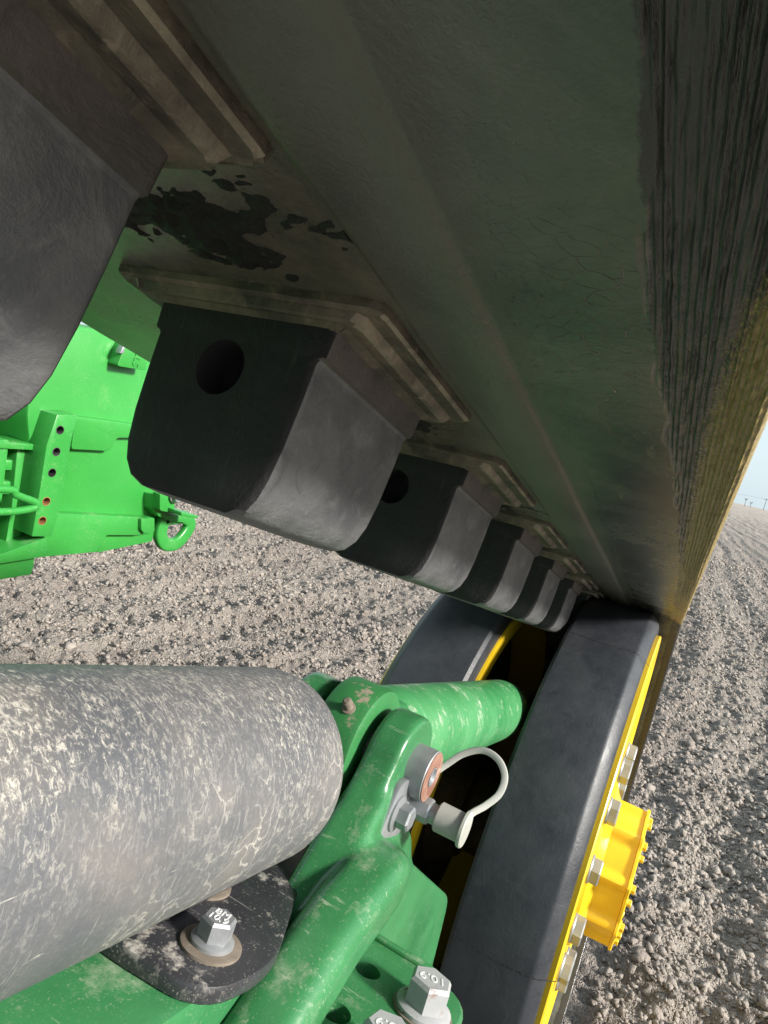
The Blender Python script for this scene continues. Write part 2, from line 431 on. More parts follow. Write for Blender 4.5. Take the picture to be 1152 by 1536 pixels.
# numpy value noise for relief
def vnoise(x, y, seed):
    xi = np.floor(x).astype(np.int64); yi = np.floor(y).astype(np.int64); xf = x - xi; yf = y - yi
    def hsh(a, b):
        h = (a * 374761393 + b * 668265263 + seed * 974711) & 0xffffffff
        h = ((h ^ (h >> 13)) * 1274126177) & 0xffffffff
        return ((h ^ (h >> 16)) & 0xffff) / 65535.
    u = xf * xf * (3 - 2 * xf); v = yf * yf * (3 - 2 * yf)
    a = hsh(xi, yi) * (1 - u) + hsh(xi + 1, yi) * u
    b = hsh(xi, yi + 1) * (1 - u) + hsh(xi + 1, yi + 1) * u
    return a * (1 - v) + b * v - .5
def fbm(x, y, f, seed, octv=4, g=.55):
    o = 0; a = 1.
    for k in range(octv):
        o = o + a * vnoise(x * f + 17.3 * k, y * f - 9.1 * k, seed + k); f *= 2.03; a *= g
    return o
def cells(x, y, f, seed):
    """rounded lumps: 1 at a lump's middle, 0 in the gaps"""
    X = x * f; Y = y * f; xi = np.floor(X).astype(np.int64); yi = np.floor(Y).astype(np.int64)
    d = np.full(X.shape, 9.)
    for a in (-1, 0, 1):
        for b in (-1, 0, 1):
            px = xi + a; py = yi + b
            jx = vnoise(px * 1.0, py * 1.0, seed) + .5; jy = vnoise(px * 1.0, py * 1.0, seed + 7) + .5
            rr = .55 + .9 * (vnoise(px * 1.0, py * 1.0, seed + 13) + .5)
            d = np.minimum(d, ((px + jx - X) ** 2 + (py + jy - Y) ** 2) / rr ** 2)
    return np.clip(1 - d * 1.6, 0, 1)

# ------------------------------------------------------------------ ground
def grid_axis(a, b, fine, growth_lo, growth_hi, lim):
    xs = list(np.arange(a, b, fine)); d = fine; x = xs[-1]
    while x < lim: d *= growth_hi; x += d; xs.append(x)
    d = fine; x = xs[0]; lo = []
    while x > -lim: d *= growth_lo; x -= d; lo.append(x)
    return np.array(lo[::-1] + xs)
def soil_height(X, Y):
    near = np.exp(-np.clip(np.hypot(X - 2.5, Y) - 4, 0, None) / 18)
    lane = Y + 1.1 * np.sin(X * .06 + 1) + .35 * fbm(X, Y, .35, 3, 2)
    z = .020 * np.sin(lane * 2 * math.pi / .76) * (1 - .3 * near) + .012 * np.sin(lane * 2 * math.pi / .31 + 1)
    z += .028 * fbm(X, Y, .9, 11, 3)
    z += near * (.022 * fbm(X, Y, 5., 21, 5, .66) + .026 * cells(X, Y, 8., 31) * (.4 + fbm(X, Y, 30., 33, 2)) * 1.6 + .018 * cells(X, Y, 19., 41) + .012 * cells(X, Y, 40., 51))
    # flattened under the track shoe
    return z
gx = grid_axis(.9, 6.2, .0125, 1.25, 1.018, 3200)
gy = grid_axis(-2.0, 4.6, .0125, 1.045, 1.09, 3200)
GX, GY = np.meshgrid(gx, gy, indexing='ij')
GZ = soil_height(GX, GY)
far_ = np.hypot(GX, GY)
GZ = np.where(far_ > 60, GZ * np.clip(1 - (far_ - 60) / 60, 0, 1), GZ)
GZ -= .03
nx, ny = len(gx), len(gy)
V = np.stack([GX, GY, GZ], -1).reshape(-1, 3).astype(np.float32)
ii = np.arange(nx * ny).reshape(nx, ny)
Fq = np.stack([ii[:-1, :-1], ii[1:, :-1], ii[1:, 1:], ii[:-1, 1:]], -1).reshape(-1, 4).astype(np.int32)
gm = bpy.data.meshes.new('ground')
gm.vertices.add(len(V)); gm.vertices.foreach_set('co', V.ravel())
gm.loops.add(Fq.size); gm.loops.foreach_set('vertex_index', Fq.ravel())
gm.polygons.add(len(Fq)); gm.polygons.foreach_set('loop_start', np.arange(0, Fq.size, 4, dtype=np.int32))
gm.polygons.foreach_set('use_smooth', np.ones(len(Fq), bool))
gm.update(); gm.validate()
g = link('ground', gm, MT['soil']); g['kind'] = 'structure'

# loose clods lying on it: nobody could count them
def clods():
    rng = np.random.default_rng(4)
    bm = bmesh.new(); bmesh.ops.create_icosphere(bm, subdivisions=1, radius=1)
    base = np.array([v.co[:] for v in bm.verts]); fc = np.array([[v.index for v in f.verts] for f in bm.faces]); bm.free()
    P = []
    def scatter(x0, x1, y0, y1, cnt, r0, r1):
        x = rng.uniform(x0, x1, cnt); y = rng.uniform(y0, y1, cnt)
        r = r0 * (r1 / r0) ** (rng.random(cnt) ** 2.2)
        P.append(np.stack([x, y, r], 1))
    scatter(1.5, 3.2, -1.4, .3, 26000, .0035, .014)
    scatter(1.5, 4.0, -1.5, .3, 170, .014, .036)
    scatter(3.0, 8.0, -2.2, .3, 20000, .006, .017)
    scatter(7.0, 16., -4.5, .2, 9000, .010, .030)
    scatter(1.2, 3.5, .7, 3.6, 26000, .004, .013)
    scatter(3.0, 6.5, .9, 5.0, 16000, .005, .017)
    scatter(1.2, 5.0, .7, 4.0, 300, .012, .026)
    P = np.concatenate(P)
    # keep clear of the belt run on the soil
    keep = ~((P[:, 1] > -.06) & (P[:, 1] < .45) & (P[:, 0] < 1.95)); P = P[keep]
    z = soil_height(P[:, 0], P[:, 1]) - .03
    k = len(P)
    q = rng.normal(size=(k, 4)); q /= np.linalg.norm(q, axis=1)[:, None]
    a, b, c, d = q.T
    R = np.stack([1 - 2 * (c * c + d * d), 2 * (b * c - a * d), 2 * (b * d + a * c),
                  2 * (b * c + a * d), 1 - 2 * (b * b + d * d), 2 * (c * d - a * b),
                  2 * (b * d - a * c), 2 * (c * d + a * b), 1 - 2 * (b * b + c * c)], 1).reshape(k, 3, 3)
    loc = base[None] * (1 + np.clip(.38 * rng.normal(size=(k, 12, 1)), -.6, .8)) * rng.uniform(.45, 1.3, (k, 1, 3)) * P[:, 2][:, None, None]
    v = np.einsum('kij,kvj->kvi', R, loc); v[:, :, 2] *= .8
    v += np.stack([P[:, 0], P[:, 1], z + P[:, 2] * .12], 1)[:, None]
    fcs = (fc[None] + (np.arange(k) * 12)[:, None, None]).reshape(-1, 3).astype(np.int32)
    me = bpy.data.meshes.new('soil_clods'); vv = v.reshape(-1, 3).astype(np.float32)
    me.vertices.add(len(vv)); me.vertices.foreach_set('co', vv.ravel())
    me.loops.add(fcs.size); me.loops.foreach_set('vertex_index', fcs.ravel())
    me.polygons.add(len(fcs)); me.polygons.foreach_set('loop_start', np.arange(0, fcs.size, 3, dtype=np.int32))
    me.update(); me.validate()
    o = link('soil_clods', me, MT['clod']); o['kind'] = 'stuff'
    tag(o, 'loose crumbly brown clods strewn over the tilled field', 'soil')
clods()

# ------------------------------------------------------------------ rubber track belt
SW_S, SW_R = -.45, .40            # drive sprocket, hidden behind the lens
IW_S, IW_R = 1.33, .445           # front idler
def world_xz(s, n):
    p = W(s, 0, n); return np.array([p[0], p[2]])
C_S = world_xz(SW_S, -SW_R); C_F = world_xz(IW_S, -IW_R); C_R = np.array([-1.55, C_F[1]])
CIR = [(C_S, SW_R), (C_F, IW_R), (C_R, IW_R)]
def belt_path():
    """closed run round the three wheels, starting on the upper front run; list of (x, z, outward normal angle)"""
    nor = []
    for i in range(3):
        (a, ra), (b, rb) = CIR[i], CIR[(i + 1) % 3]
        d = b - a; L = np.linalg.norm(d); base = math.atan2(d[1], d[0]); off = math.acos((ra - rb) / L)
        nor.append(base + off)                  # outward is to the left of travel forwards over the top
    out = []; step_a = .03
    for i in range(3):
        (a, ra), (b, rb) = CIR[i], CIR[(i + 1) % 3]
        m0 = nor[i]; e = np.array([math.cos(m0), math.sin(m0)])
        p, q = a + ra * e, b + rb * e; L = np.linalg.norm(q - p)
        kk = int(L / (.005 if i == 0 else .04))
        for k in range(kk): t = k / kk; out.append((*(p + (q - p) * t), m0))
        m1 = nor[(i + 1) % 3]; sweep_a = (m0 - m1) % (2 * math.pi)
        st = .02 if i == 0 else .06
        kk = max(2, int(sweep_a * rb / st))
        for k in range(kk):
            an = m0 - sweep_a * k / kk; out.append((*(b + rb * np.array([math.cos(an), math.sin(an)])), an))
    return out
BP = belt_path()
BPa = np.array([(x, z) for x, z, _ in BP]); ang = np.unwrap(np.array([a for *_, a in BP]))
seg = np.linalg.norm(np.roll(BPa, -1, 0) - BPa, axis=1)
ulen = np.concatenate([[0], np.cumsum(seg)]); LOOP = ulen[-1]
U0 = -SW_S                       # distance from the path start (sprocket tangent) to s = 0
def on_belt(s):
    u = (s + U0) % LOOP
    i = int(np.searchsorted(ulen, u, 'right') - 1); i = min(i, len(BP) - 1); t = (u - ulen[i]) / seg[i]
    j = (i + 1) % len(BP); a0, a1 = ang[i], ang[j]
    while a1 - a0 > math.pi: a1 -= 2 * math.pi
    while a0 - a1 > math.pi: a1 += 2 * math.pi
    p = BPa[i] * (1 - t) + BPa[j] * t
    return p, a0 * (1 - t) + a1 * t
bt = thing('track_belt', 'black rubber crawler track belt with a row of drive lugs, chafed along its edge', 'track', (C_F[0], YC, 0))
B_E0, B_E1, B_TH = -.0095, .396, .026
def build_carcass():
    ys = np.concatenate([np.arange(B_E0, .0335, .00032), np.linspace(.034, .080, 12), [.0815, .083, .085, .1, .112, .1145, .117, .12], np.linspace(.13, B_E1 - .001, 16)])
    uu = ulen[:-1]; n = len(uu); k = len(ys)
    S, Y = np.meshgrid(uu - U0, ys, indexing='ij')
    d = np.zeros_like(S)                                   # inward relief, metres
    bw = np.interp(S, [0, .20, .29, .42, .75, 1.2, 2], [.030, .029, .0215, .0155, .0085, .0075, .006])
    edge = Y + .007 * fbm(S, Y, 34., 5, 3)
    worn = np.clip((bw - edge) / .0008, 0, 1) * np.clip((1.45 - S) / .1, 0, 1) * np.clip((S + .5) / .1, 0, 1)
    yw = Y + .0006 * fbm(S * .6, Y, 14., 8, 2)
    rib = .5 + .5 * np.cos(yw * 2 * math.pi / .0021)
    fade = np.clip(fbm(S * .12, Y * 9, 16., 12, 3) + .55, .05, 1)
    d += worn * (rib ** 1.5 * .0009 * fade - .0010 + .0011 * fbm(S * .45, Y, 380., 15, 3, .7) + .0006 * fbm(S * .1, Y * 3, 120., 61, 2))
    d += .0022 * np.clip((Y - .0815) / .0035, 0, 1) * np.clip((.117 - Y) / .003, 0, 1)
    d += .0014 * np.clip((Y - .098) / .0035, 0, 1) * np.clip((.117 - Y) / .003, 0, 1)
    d += .0012 * fbm(S, Y, 11., 71, 3)
    # rounded lip
    d -= .003 * np.clip((B_E0 + .003 - Y) / .003, 0, 1) ** 2
    cx, sx = np.cos(ang), np.sin(ang)
    vs = np.zeros((n, k + 4, 3))
    vs[:, :k, 0] = BPa[:, 0:1] - d * cx[:, None]; vs[:, :k, 1] = ys; vs[:, :k, 2] = BPa[:, 1:2] - d * sx[:, None]
    for q, (yy, th) in enumerate(((B_E1, .004), (B_E1, B_TH), (B_E0 + .002, B_TH), (B_E0 - .0008, .006))):
        vs[:, k + q, 0] = BPa[:, 0] + th * cx; vs[:, k + q, 1] = yy; vs[:, k + q, 2] = BPa[:, 1] + th * sx
    K = k + 4
    idx = np.arange(n * K).reshape(n, K); nxt = np.roll(idx, -1, 0)
    f = np.stack([idx, np.roll(idx, -1, 1), np.roll(nxt, -1, 1), nxt], -1).reshape(-1, 4)
    base = np.array([C_F[0], YC, 0])
    me = bpy.data.meshes.new('carcass'); me.from_pydata((vs.reshape(-1, 3) - base).tolist(), [], f.tolist())
    uvl = me.uv_layers.new(name='UVMap')
    yall = np.concatenate([ys, [B_E1, B_E1, B_E0, B_E0]])
    UVv = np.stack(np.meshgrid(uu, yall, indexing='ij'), -1).reshape(-1, 2)
    li = np.zeros(len(me.loops), np.int32); me.loops.foreach_get('vertex_index', li)
    uvl.data.foreach_set('uv', UVv[li].astype(np.float32).ravel())
    me.update(); me.shade_smooth(); me.set_sharp_from_angle(angle=math.radians(50))
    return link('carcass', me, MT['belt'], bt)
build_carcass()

def loft(rings, cap=True):
    bm = bmesh.new(); R = [[bm.verts.new(p) for p in r] for r in rings]; k = len(R[0])
    for a, b in zip(R, R[1:]):
        for i in range(k): bm.faces.new((a[i], a[(i + 1) % k], b[(i + 1) % k], b[i]))
    if cap: bm.faces.new(R[0][::-1]); bm.faces.new(R[-1])
    bmesh.ops.recalc_face_normals(bm, faces=bm.faces); return bm
def lug_mesh():
    # (depth below the belt, half length, half width, corner radius)
    st = [(-.004, .0515, .0485, .004), (-.010, .0515, .0480, .004), (-.0215, .0512, .0470, .004), (-.0225, .0511, .0445, .004), (-.024, .0510, .0435, .004),
          (-.040, .0507, .0430, .004), (-.060, .0503, .0418, .004), (-.074, .0500, .0400, .0045), (-.0825, .0494, .0375, .005), (-.0885, .0485, .0335, .006), (-.0915, .0465, .0280, .007), (-.0925, .042, .020, .008)]
    rings = [[(u, v, z) for u, v in rrect(a, b, r, 5)] for z, a, b, r in st]
    bm = loft(rings); me = bm_mesh(bm, 'drive_lug', 28)
    o = link('tmp', me, MT['lug'])
    cut = lathe([(-.02, 0), (-.02, .0123), (.02, .0123), (.02, 0)], 0, 32)
    cb = bmesh.new()
    for sx in (-1, 1):
        t = bpy.data.meshes.new('t'); c2 = cut.copy(); shift(c2, (sx * .052, .002, -.034)); c2.to_mesh(t); c2.free(); cb.from_mesh(t)
    co = link('cut', bm_mesh(cb, 'cut', smooth=False), MT['lug'])
    md = o.modifiers.new('b', 'BOOLEAN'); md.operation = 'DIFFERENCE'; md.object = co; md.solver = 'EXACT'
    dg = bpy.context.evaluated_depsgraph_get()
    res = bpy.data.meshes.new_from_object(o.evaluated_get(dg)); res.name = 'drive_lug'
    bpy.data.objects.remove(o); bpy.data.objects.remove(co)
    res.shade_smooth(); res.set_sharp_from_angle(angle=math.radians(28))
    res.materials.clear()
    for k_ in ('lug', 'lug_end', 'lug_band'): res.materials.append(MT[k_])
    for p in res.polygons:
        p.material_index = 1 if abs(p.normal.x) > .55 or (abs(p.center.x) < .0512 and math.hypot(p.center.y - .002, p.center.z + .034) < .0135) else (2 if p.center.z > -.0225 else 0)  # end faces take the darker slot; hole walls too, as painted shade
    return res
def foot_mesh():
    st = [(.001, .062, .0715, .006), (-.0034, .0615, .0708, .006), (-.0046, .060, .0690, .006), (-.0040, .059, .0640, .006), (-.0044, .0585, .0615, .006), (-.0078, .0575, .0600, .006), (-.0086, .056, .0580, .006), (-.0082, .054, .0520, .005), (-.0100, .052, .0485, .004), (-.012, .046, .044, .004)]
    rng = random.Random(3)
    rings = []
    for z, a, b, r in st:
        rings.append([(u + rng.uniform(-.0012, .0012), v + rng.uniform(-.0006, .0006), z) for u, v in rrect(a, b, r, 5)])
    me = bm_mesh(loft(rings), 'lug_foot', 30)
    me.materials.append(MT['lug_dust']); me.materials.append(MT['rail_dust'])
    for p in me.polygons:
        ay, z = abs(p.center.y), p.center.z
        if (ay > .0685 and z < -.0030) or (.0570 < ay < .0612 and z < -.0050): p.material_index = 1
    return me
def muck_mesh():
    n = 40; vs = []; fs = []; idx = {}
    xs = np.linspace(-.034, .034, n); ys = np.linspace(-.075, .05, n)
    X, Y = np.meshgrid(xs, ys, indexing='ij')
    r = 1 - np.hypot(X / .030, (Y + .012) / .055)
    h = .006 * np.clip(r * 1.2 + 1.1 * fbm(X, Y, 40., 7, 4, .6), -.4, 1.1) + .0022 * fbm(X, Y, 260., 17, 3, .7)
    for i in range(n):
        for j in range(n): vs.append((X[i, j], Y[i, j], -h[i, j] + .0015))
    for i in range(n - 1):
        for j in range(n - 1):
            if h[i:i + 2, j:j + 2].max() > -.001: fs.append((i * n + j, (i + 1) * n + j, (i + 1) * n + j + 1, i * n + j + 1))
    return mesh('grease_clump', vs, fs, True)
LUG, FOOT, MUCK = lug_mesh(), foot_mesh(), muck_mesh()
def belt_child(me, name, mat, s, parent=bt, flip=False, dy=0.):
    p, a = on_belt(s)
    o = link(name, me, mat, parent)
    o.location = (p[0] - C_F[0], dy, p[1])
    rz = math.pi if flip else 0
    o.rotation_euler = (Matrix.Rotation(math.pi / 2 - a, 3, 'Y') @ Matrix.Rotation(rz, 3, 'Z')).to_euler()
    return o
nl = int(LOOP / .2)
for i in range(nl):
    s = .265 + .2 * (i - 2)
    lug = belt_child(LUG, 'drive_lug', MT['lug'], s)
    f = link('lug_foot', FOOT, MT['lug_dust'], lug)
for i, (s, fl) in enumerate([(.163, False), (.365, True), (.563, False), (.765, True), (.965, False)]):
    belt_child(MUCK, 'grease_clump', MT['muck'], s, flip=fl)
def tread_mesh(sg):
    bm = prism([(-.028, -.095), (.022, -.095), (.085, .095), (.045, .095)], 2, 0, .042, .006, 1)
    if sg < 0:
        for v in bm.verts: v.co.y *= -1
        bmesh.ops.reverse_faces(bm, faces=bm.faces)
    return bm_mesh(bm, 'tread_bar', 30)
TB = {1: tread_mesh(1), -1: tread_mesh(-1)}
for i in range(int(LOOP / .16)):
    for sg in (1, -1):
        o = belt_child(TB[sg], 'tread_bar', MT['lug'], .16 * i + (.08 if sg > 0 else 0), dy=-sg * .105)
        p, a = on_belt(.16 * i + (.08 if sg > 0 else 0))
        o.location = Vector(o.location) + Vector((math.cos(a), 0, math.sin(a))) * (B_TH - .003)

# ------------------------------------------------------------------ idler wheels
WY0, WY1 = .0245, .146            # outer and inner edge of the near tyre
def make_wheel(label, mirror):
    t = thing('track_idler', label, 'wheel', (C_F[0], YC, 0), (0, 0, 0), 'pair of idler wheels')
    sg = -1 if mirror else 1
    def Yv(y): return sg * (y - YC)
    def part(name, bm, mat, parent=t, sharp=30):
        if mirror:
            bmesh.ops.recalc_face_normals(bm, faces=bm.faces)
        shift(bm, (0, 0, C_F[1]))
        return link(name, bm_mesh(bm, name, sharp), mat, parent)
    R = IW_R - .0012
    part('tyre', lathe([(Yv(y), r) for y, r in ((WY1 - .001, R - .045), (WY1, R - .02), (WY1 - .001, R - .006), (WY1 - .006, R - .0008), (WY1 - .012, R), (.070, R), (.0425, R), (.0395, R - .0006), (.037, R - .002),
         (.0275, R - .0125), (.0255, R - .016), (WY0, R - .020), (WY0, R - .036), (.038, R - .04), (.055, R - .045))], 1, 160), MT['tyre'], sharp=26)
    rim = part('rim', lathe([(Yv(y), r) for y, r in ((WY1 + .004, .372), (WY1 + .005, .396), (WY1 + .003, .402), (WY1 - .002, .4025), (WY1 - .003, .398), (.10, .398), (.05, .404), (.0185, .4105), (.0165, .409), (.0165, .396), (.0185, .390),
         (.0205, .384), (.0205, .30), (.0215, .12), (.034, .12), (.036, .372), (WY1 + .004, .372))], 1, 128), MT['yellow'])
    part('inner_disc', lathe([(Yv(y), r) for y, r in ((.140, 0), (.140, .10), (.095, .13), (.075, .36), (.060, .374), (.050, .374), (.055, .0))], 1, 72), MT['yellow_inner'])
    # mould seams across the tread
    for k in range(6):
        a = math.radians(171 + 60 * k)
        v = []
        for i in range(14):
            f = i / 13; y = WY1 - .010 + (.024 - WY1) * f; aa = a + .006 * math.sin(f * 5)
            rr = R + .00035 - max(0, (.036 - y)) * .9
            for da in (-.0013, .0013): v.append((rr * math.cos(aa + da), Yv(y), rr * math.sin(aa + da)))
        bm = bmesh.new(); bv = [bm.verts.new(q) for q in v]
        for i in range(13): bm.faces.new((bv[2 * i], bv[2 * i + 1], bv[2 * i + 3], bv[2 * i + 2]))
        part('mould_seam', bm, MT['muck'])
    # wheel bolts on the disc
    nb = 13
    for k in range(nb):
        a = math.radians(17 + 360 / nb * k); r = .19
        hex_bolt(t, (r * math.cos(a), Yv(.0185), C_F[1] + r * math.sin(a)), (math.pi / 2 * sg, 0, 0), .036, .0135, .0215, .0035, MT['zinc'], spin=.4 + k * 1.3, name='wheel_bolt')
    # fluted hub with its end cover
    def lob(a, h):
        q = max(0, math.cos(a * 9)) ** 3
        return 1 + .115 * q
    hub = part('hub', lathe([(Yv(y), r) for y, r in ((.022, .128), (.016, .126), (.010, .112), (.004, .104), (-.040, .103), (-.041, .02))], 1, 216, lob), MT['yellow'], sharp=40)
    part('hub_cover', lathe([(Yv(y), r) for y, r in ((-.0405, .0), (-.0405, .107), (-.0445, .107), (-.046, .105), (-.046, 0))], 1, 216, lob), MT['yellow'], hub, 40)
    for k in range(9):
        for da, af in ((0, .0125), (.22, .010)):
            a = math.radians(40 * k) + da
            b = hex_bolt(t, (.1 * math.cos(a), Yv(-.0455), C_F[1] + .1 * math.sin(a)), (math.pi / 2 * sg, 0, 0), af, .006, af * .62, .0015, MT['yellow'], spin=k, name='cover_bolt')
    return t
make_wheel('idler wheel with black rubber tread and the yellow hub sticking out, against bare field', False)
make_wheel('idler wheel half hidden behind the drive lugs, above the green tensioner barrel', True)
ax = thing('idler_axle', 'grimy axle joining the two idler wheels in the dark gap', 'axle', (C_F[0], YC, 0))
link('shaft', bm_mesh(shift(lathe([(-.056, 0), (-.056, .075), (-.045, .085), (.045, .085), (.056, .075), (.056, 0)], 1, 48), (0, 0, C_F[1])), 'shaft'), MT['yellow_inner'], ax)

# ------------------------------------------------------------------ tension cylinder along the track
AXN = -.2225                       # axis height below the belt surface
PIN_S, PIN_N = .492, -.221
tc = track_thing('tension_cylinder', 'dusty green tensioner barrel with an eye on its end, reaching between the idler wheels', 'cylinder', PIN_S, YC, PIN_N)
def tpart(t, name, bm, mat, sharp=32, parent=None):
    """bmesh in track coordinates -> part"""
    shift(bm, -Vector(t['org'])); return link(name, bm_mesh(bm, name, sharp), mat, parent or t)
tpart(tc, 'barrel', shift(lathe([(.505, .020), (.515, .033), (.530, .0365), (.540, .0405), (.548, .0412), (.5495, .0402), (.556, .0402), (.5575, .0412), (.72, .0412), (1.0, .0412), (1.02, .0395), (1.029, .036), (1.03, .024), (1.03, 0)], 0, 72), (0, YC, AXN)), MT['green_dusty'])
tpart(tc, 'piston_rod', shift(lathe([(1.02, 0), (1.02, .022), (IW_S - .08, .022), (IW_S - .08, 0)], 0, 40), (0, YC, AXN)), MT['zinc'])
eye = tpart(tc, 'eye', shift(lathe([(-.018, .020), (-.018, .041), (-.0165, .0444), (-.013, .0455), (.013, .0455), (.0165, .0444), (.018, .041), (.018, .020)], 1, 72), (PIN_S, YC, PIN_N)), MT['green_eye'])
def neck():
    path = [np.array([s, YC, AXN]) for s in (.50, .515, .53, .545)]
    return sweep(path, [rrect(.0175, .030, .010, 4), rrect(.0185, .034, .012, 4), rrect(.029, .036, .018, 4), rrect(.0385, .0385, .0382, 4)])
tpart(tc, 'neck', neck(), MT['green_frame'])
na = math.radians(142)
gn = Vector((PIN_S + .0452 * math.cos(na), YC - .003, PIN_N + .0452 * math.sin(na)))
gb = lathe([(-.004, 0), (-.004, .0052), (.0015, .0052), (.002, .0034), (.006, .0030), (.0065, .0040), (.009, .0036), (.0105, .002), (.0105, 0)], 2, 16)
bmesh.ops.rotate(gb, verts=gb.verts, matrix=Matrix.Rotation(math.pi / 2 - na, 3, 'Y'))
tpart(tc, 'grease_nipple', shift(gb, gn), MT['rust_washer'])

# ------------------------------------------------------------------ grey tube on its mounting plate
TUBE_R, TUBE_E = .0545, .372
gt = track_thing('steel_tube', 'thick worn grey tube with flaked coating, bolted over the green frame', 'tube', .2, YC, -.297)
tpart(gt, 'shell', shift(lathe([(-.32, 0), (-.32, TUBE_R), (-.1, TUBE_R), (.1, TUBE_R), (TUBE_E - .016, TUBE_R), (TUBE_E - .009, TUBE_R - .0012), (TUBE_E - .003, TUBE_R - .0055), (TUBE_E, TUBE_R - .012), (TUBE_E, 0)], 0, 128), (0, YC, -.2218)), MT['tube'], 30)
def rounded_poly(pts, rad, k=6):
    out = []; n = len(pts)
    for i in range(n):
        p = np.array(pts[i], float); a = np.array(pts[i - 1], float); b = np.array(pts[(i + 1) % n], float)
        r = rad[i] if isinstance(rad, (list, tuple)) else rad
        u = a - p; v = b - p; lu, lv = np.linalg.norm(u), np.linalg.norm(v)
        r = min(r, lu * .45, lv * .45); q0 = p + u / lu * r; q1 = p + v / lv * r
        for j in range(k + 1):
            t = j / k; out.append(tuple((1 - t) ** 2 * q0 + 2 * t * (1 - t) * p + t * t * q1))
    return out
pl_poly = rounded_poly([(.262, .255), (.262, .178), (.268, .131), (.312, .1235), (.445, .178), (.445, .255)], [.005, .01, .022, .03, .006, .005])
plate = tpart(gt, 'mounting_plate', prism(pl_poly, 2, -.2935, -.285, .0015, 2), MT['plate'], 30)
tpart(gt, 'saddle', box(.29, .36, .175, .215, -.2852, -.262, .003), MT['plate'])
def local(t, s, y, n): return tuple(np.array([s, y, n]) - np.array(t['org']))
hex_bolt(gt, local(gt, .2965, .1515, -.2832), (0, 0, 0),   .0150, .0090, .0106, .003, MT['zinc'], spin=.25, name='bolt', turn=-1.40, marking='BM\n10.9', washer=(.0150, .0018, MT['rust_washer']))
hex_bolt(gt, local(gt, .335, .187, -.2832), (0, 0, 0), .0150, .0080, .0106, .003, MT['zinc'], spin=.7, name='bolt', washer=(.0150, .0018, MT['rust_washer']))

# ------------------------------------------------------------------ green track frame casting
fr = track_thing('undercarriage', 'green cast track frame with a forked arm pinned to the tensioner eye', 'frame', .3, YC, -.6)
def arm_bm(sg):
    P = [(.492, .1550, -.207), (.464, .1545, -.2220), (.436, .1520, -.2430), (.408, .1490, -.2640), (.374, .1440, -.2900), (.345, .1400, -.3020), (.309, .1370, -.3220), (.250, .1330, -.352), (.10, .13, -.395), (-.25, .13, -.44)]
    hw = [.0140, .0145, .0160, .0175, .0180, .0190, .0200, .02, .022, .022]
    hh = [.024, .022, .026, .028, .027, .026, .025, .025, .03, .03]
    P = [np.array(p) for p in P]
    path = catmull(P, 6); k = len(path)
    par = np.linspace(0, len(P) - 1, k)
    W_ = np.interp(par, range(len(P)), hw); H2 = np.interp(par, range(len(P)), hh)
    path = [p - np.array([0, 0, 0]) for p in path]
    bm = sweep(path, [rrect(a, b, min(a, b) * .38, 5, -b) for a, b in zip(W_, H2)])
    if sg < 0:
        for v in bm.verts: v.co.y = 2 * YC - v.co.y
        bmesh.ops.reverse_faces(bm, faces=bm.faces)
    return bm
def ear_bm(sg):
    y0, y1 = .1415, .1690
    pts = []
    for a in range(-40, 171, 10):
        pts.append((PIN_S + .037 * math.cos(math.radians(a)), PIN_N + .037 * math.sin(math.radians(a))))
    pts += [(.4475, -.232), (.428, -.256), (.42, -.272), (.46, -.30), (.505, -.30), (.527, -.262)]
    bm = prism(pts, 1, y0, y1, .0045, 3)
    if sg < 0:
        for v in bm.verts: v.co.y = 2 * YC - v.co.y
        bmesh.ops.reverse_faces(bm, faces=bm.faces)
    return bm
def rib_bm(sg):
    P = [np.array(p) for p in ((.515, .1500, -.2960), (.485, .1420, -.2900), (.455, .1310, -.2820), (.434, .1250, -.2775), (.410, .1230, -.2800), (.376, .1230, -.2930), (.339, .1220, -.3130), (.309, .1205, -.3330), (.250, .117, -.362), (.10, .112, -.405), (-.25, .112, -.45))]
    rr = [.014, .0165, .0180, .0185, .0185, .0180, .0180, .0185, .019, .02, .02]
    path = catmull(P, 6); par = np.linspace(0, len(P) - 1, len(path)); rad = np.interp(par, range(len(P)), rr)
    bm = sweep(path, [rrect(r * 1.05, r, r * .62, 5) for r in rad])
    if sg < 0:
        for v in bm.verts: v.co.y = 2 * YC - v.co.y
        bmesh.ops.reverse_faces(bm, faces=bm.faces)
    return bm
gus = rounded_poly([(.445, -.262), (.522, -.268), (.556, -.305), (.76, -.395), (.80, -.52), (.40, -.52), (.38, -.33)], .02)
def fork_mesh():
    cb = bmesh.new()
    for b_ in (arm_bm(1), ear_bm(1), rib_bm(1), prism(gus, 1, .1345, .160, .006, 3)):
        t = bpy.data.meshes.new('t'); bmesh.ops.recalc_face_normals(b_, faces=b_.faces); b_.to_mesh(t); b_.free(); cb.from_mesh(t); bpy.data.meshes.remove(t)
    o = link('tmp', bm_mesh(cb, 'fork_arm', smooth=False), None)
    md = o.modifiers.new('r', 'REMESH'); md.mode = 'VOXEL'; md.voxel_size = .0018
    sm = o.modifiers.new('s', 'SMOOTH'); sm.factor = .5; sm.iterations = 14
    dg = bpy.context.evaluated_depsgraph_get(); res = bpy.data.meshes.new_from_object(o.evaluated_get(dg)); bpy.data.objects.remove(o)
    res.name = 'fork_arm'; res.materials.clear(); return res
fk_me = fork_mesh()
for sg in (1, -1):
    b_ = bmesh.new(); b_.from_mesh(fk_me)
    if sg < 0:
        for v in b_.verts: v.co.y = 2 * YC - v.co.y
    tpart(fr, 'fork_arm', b_, MT['green_frame'], 60)
# base under the plate
tpart(fr, 'base', box(-.40, .43, .138, .30, -.55, -.2940, .006), MT['green_frame'])
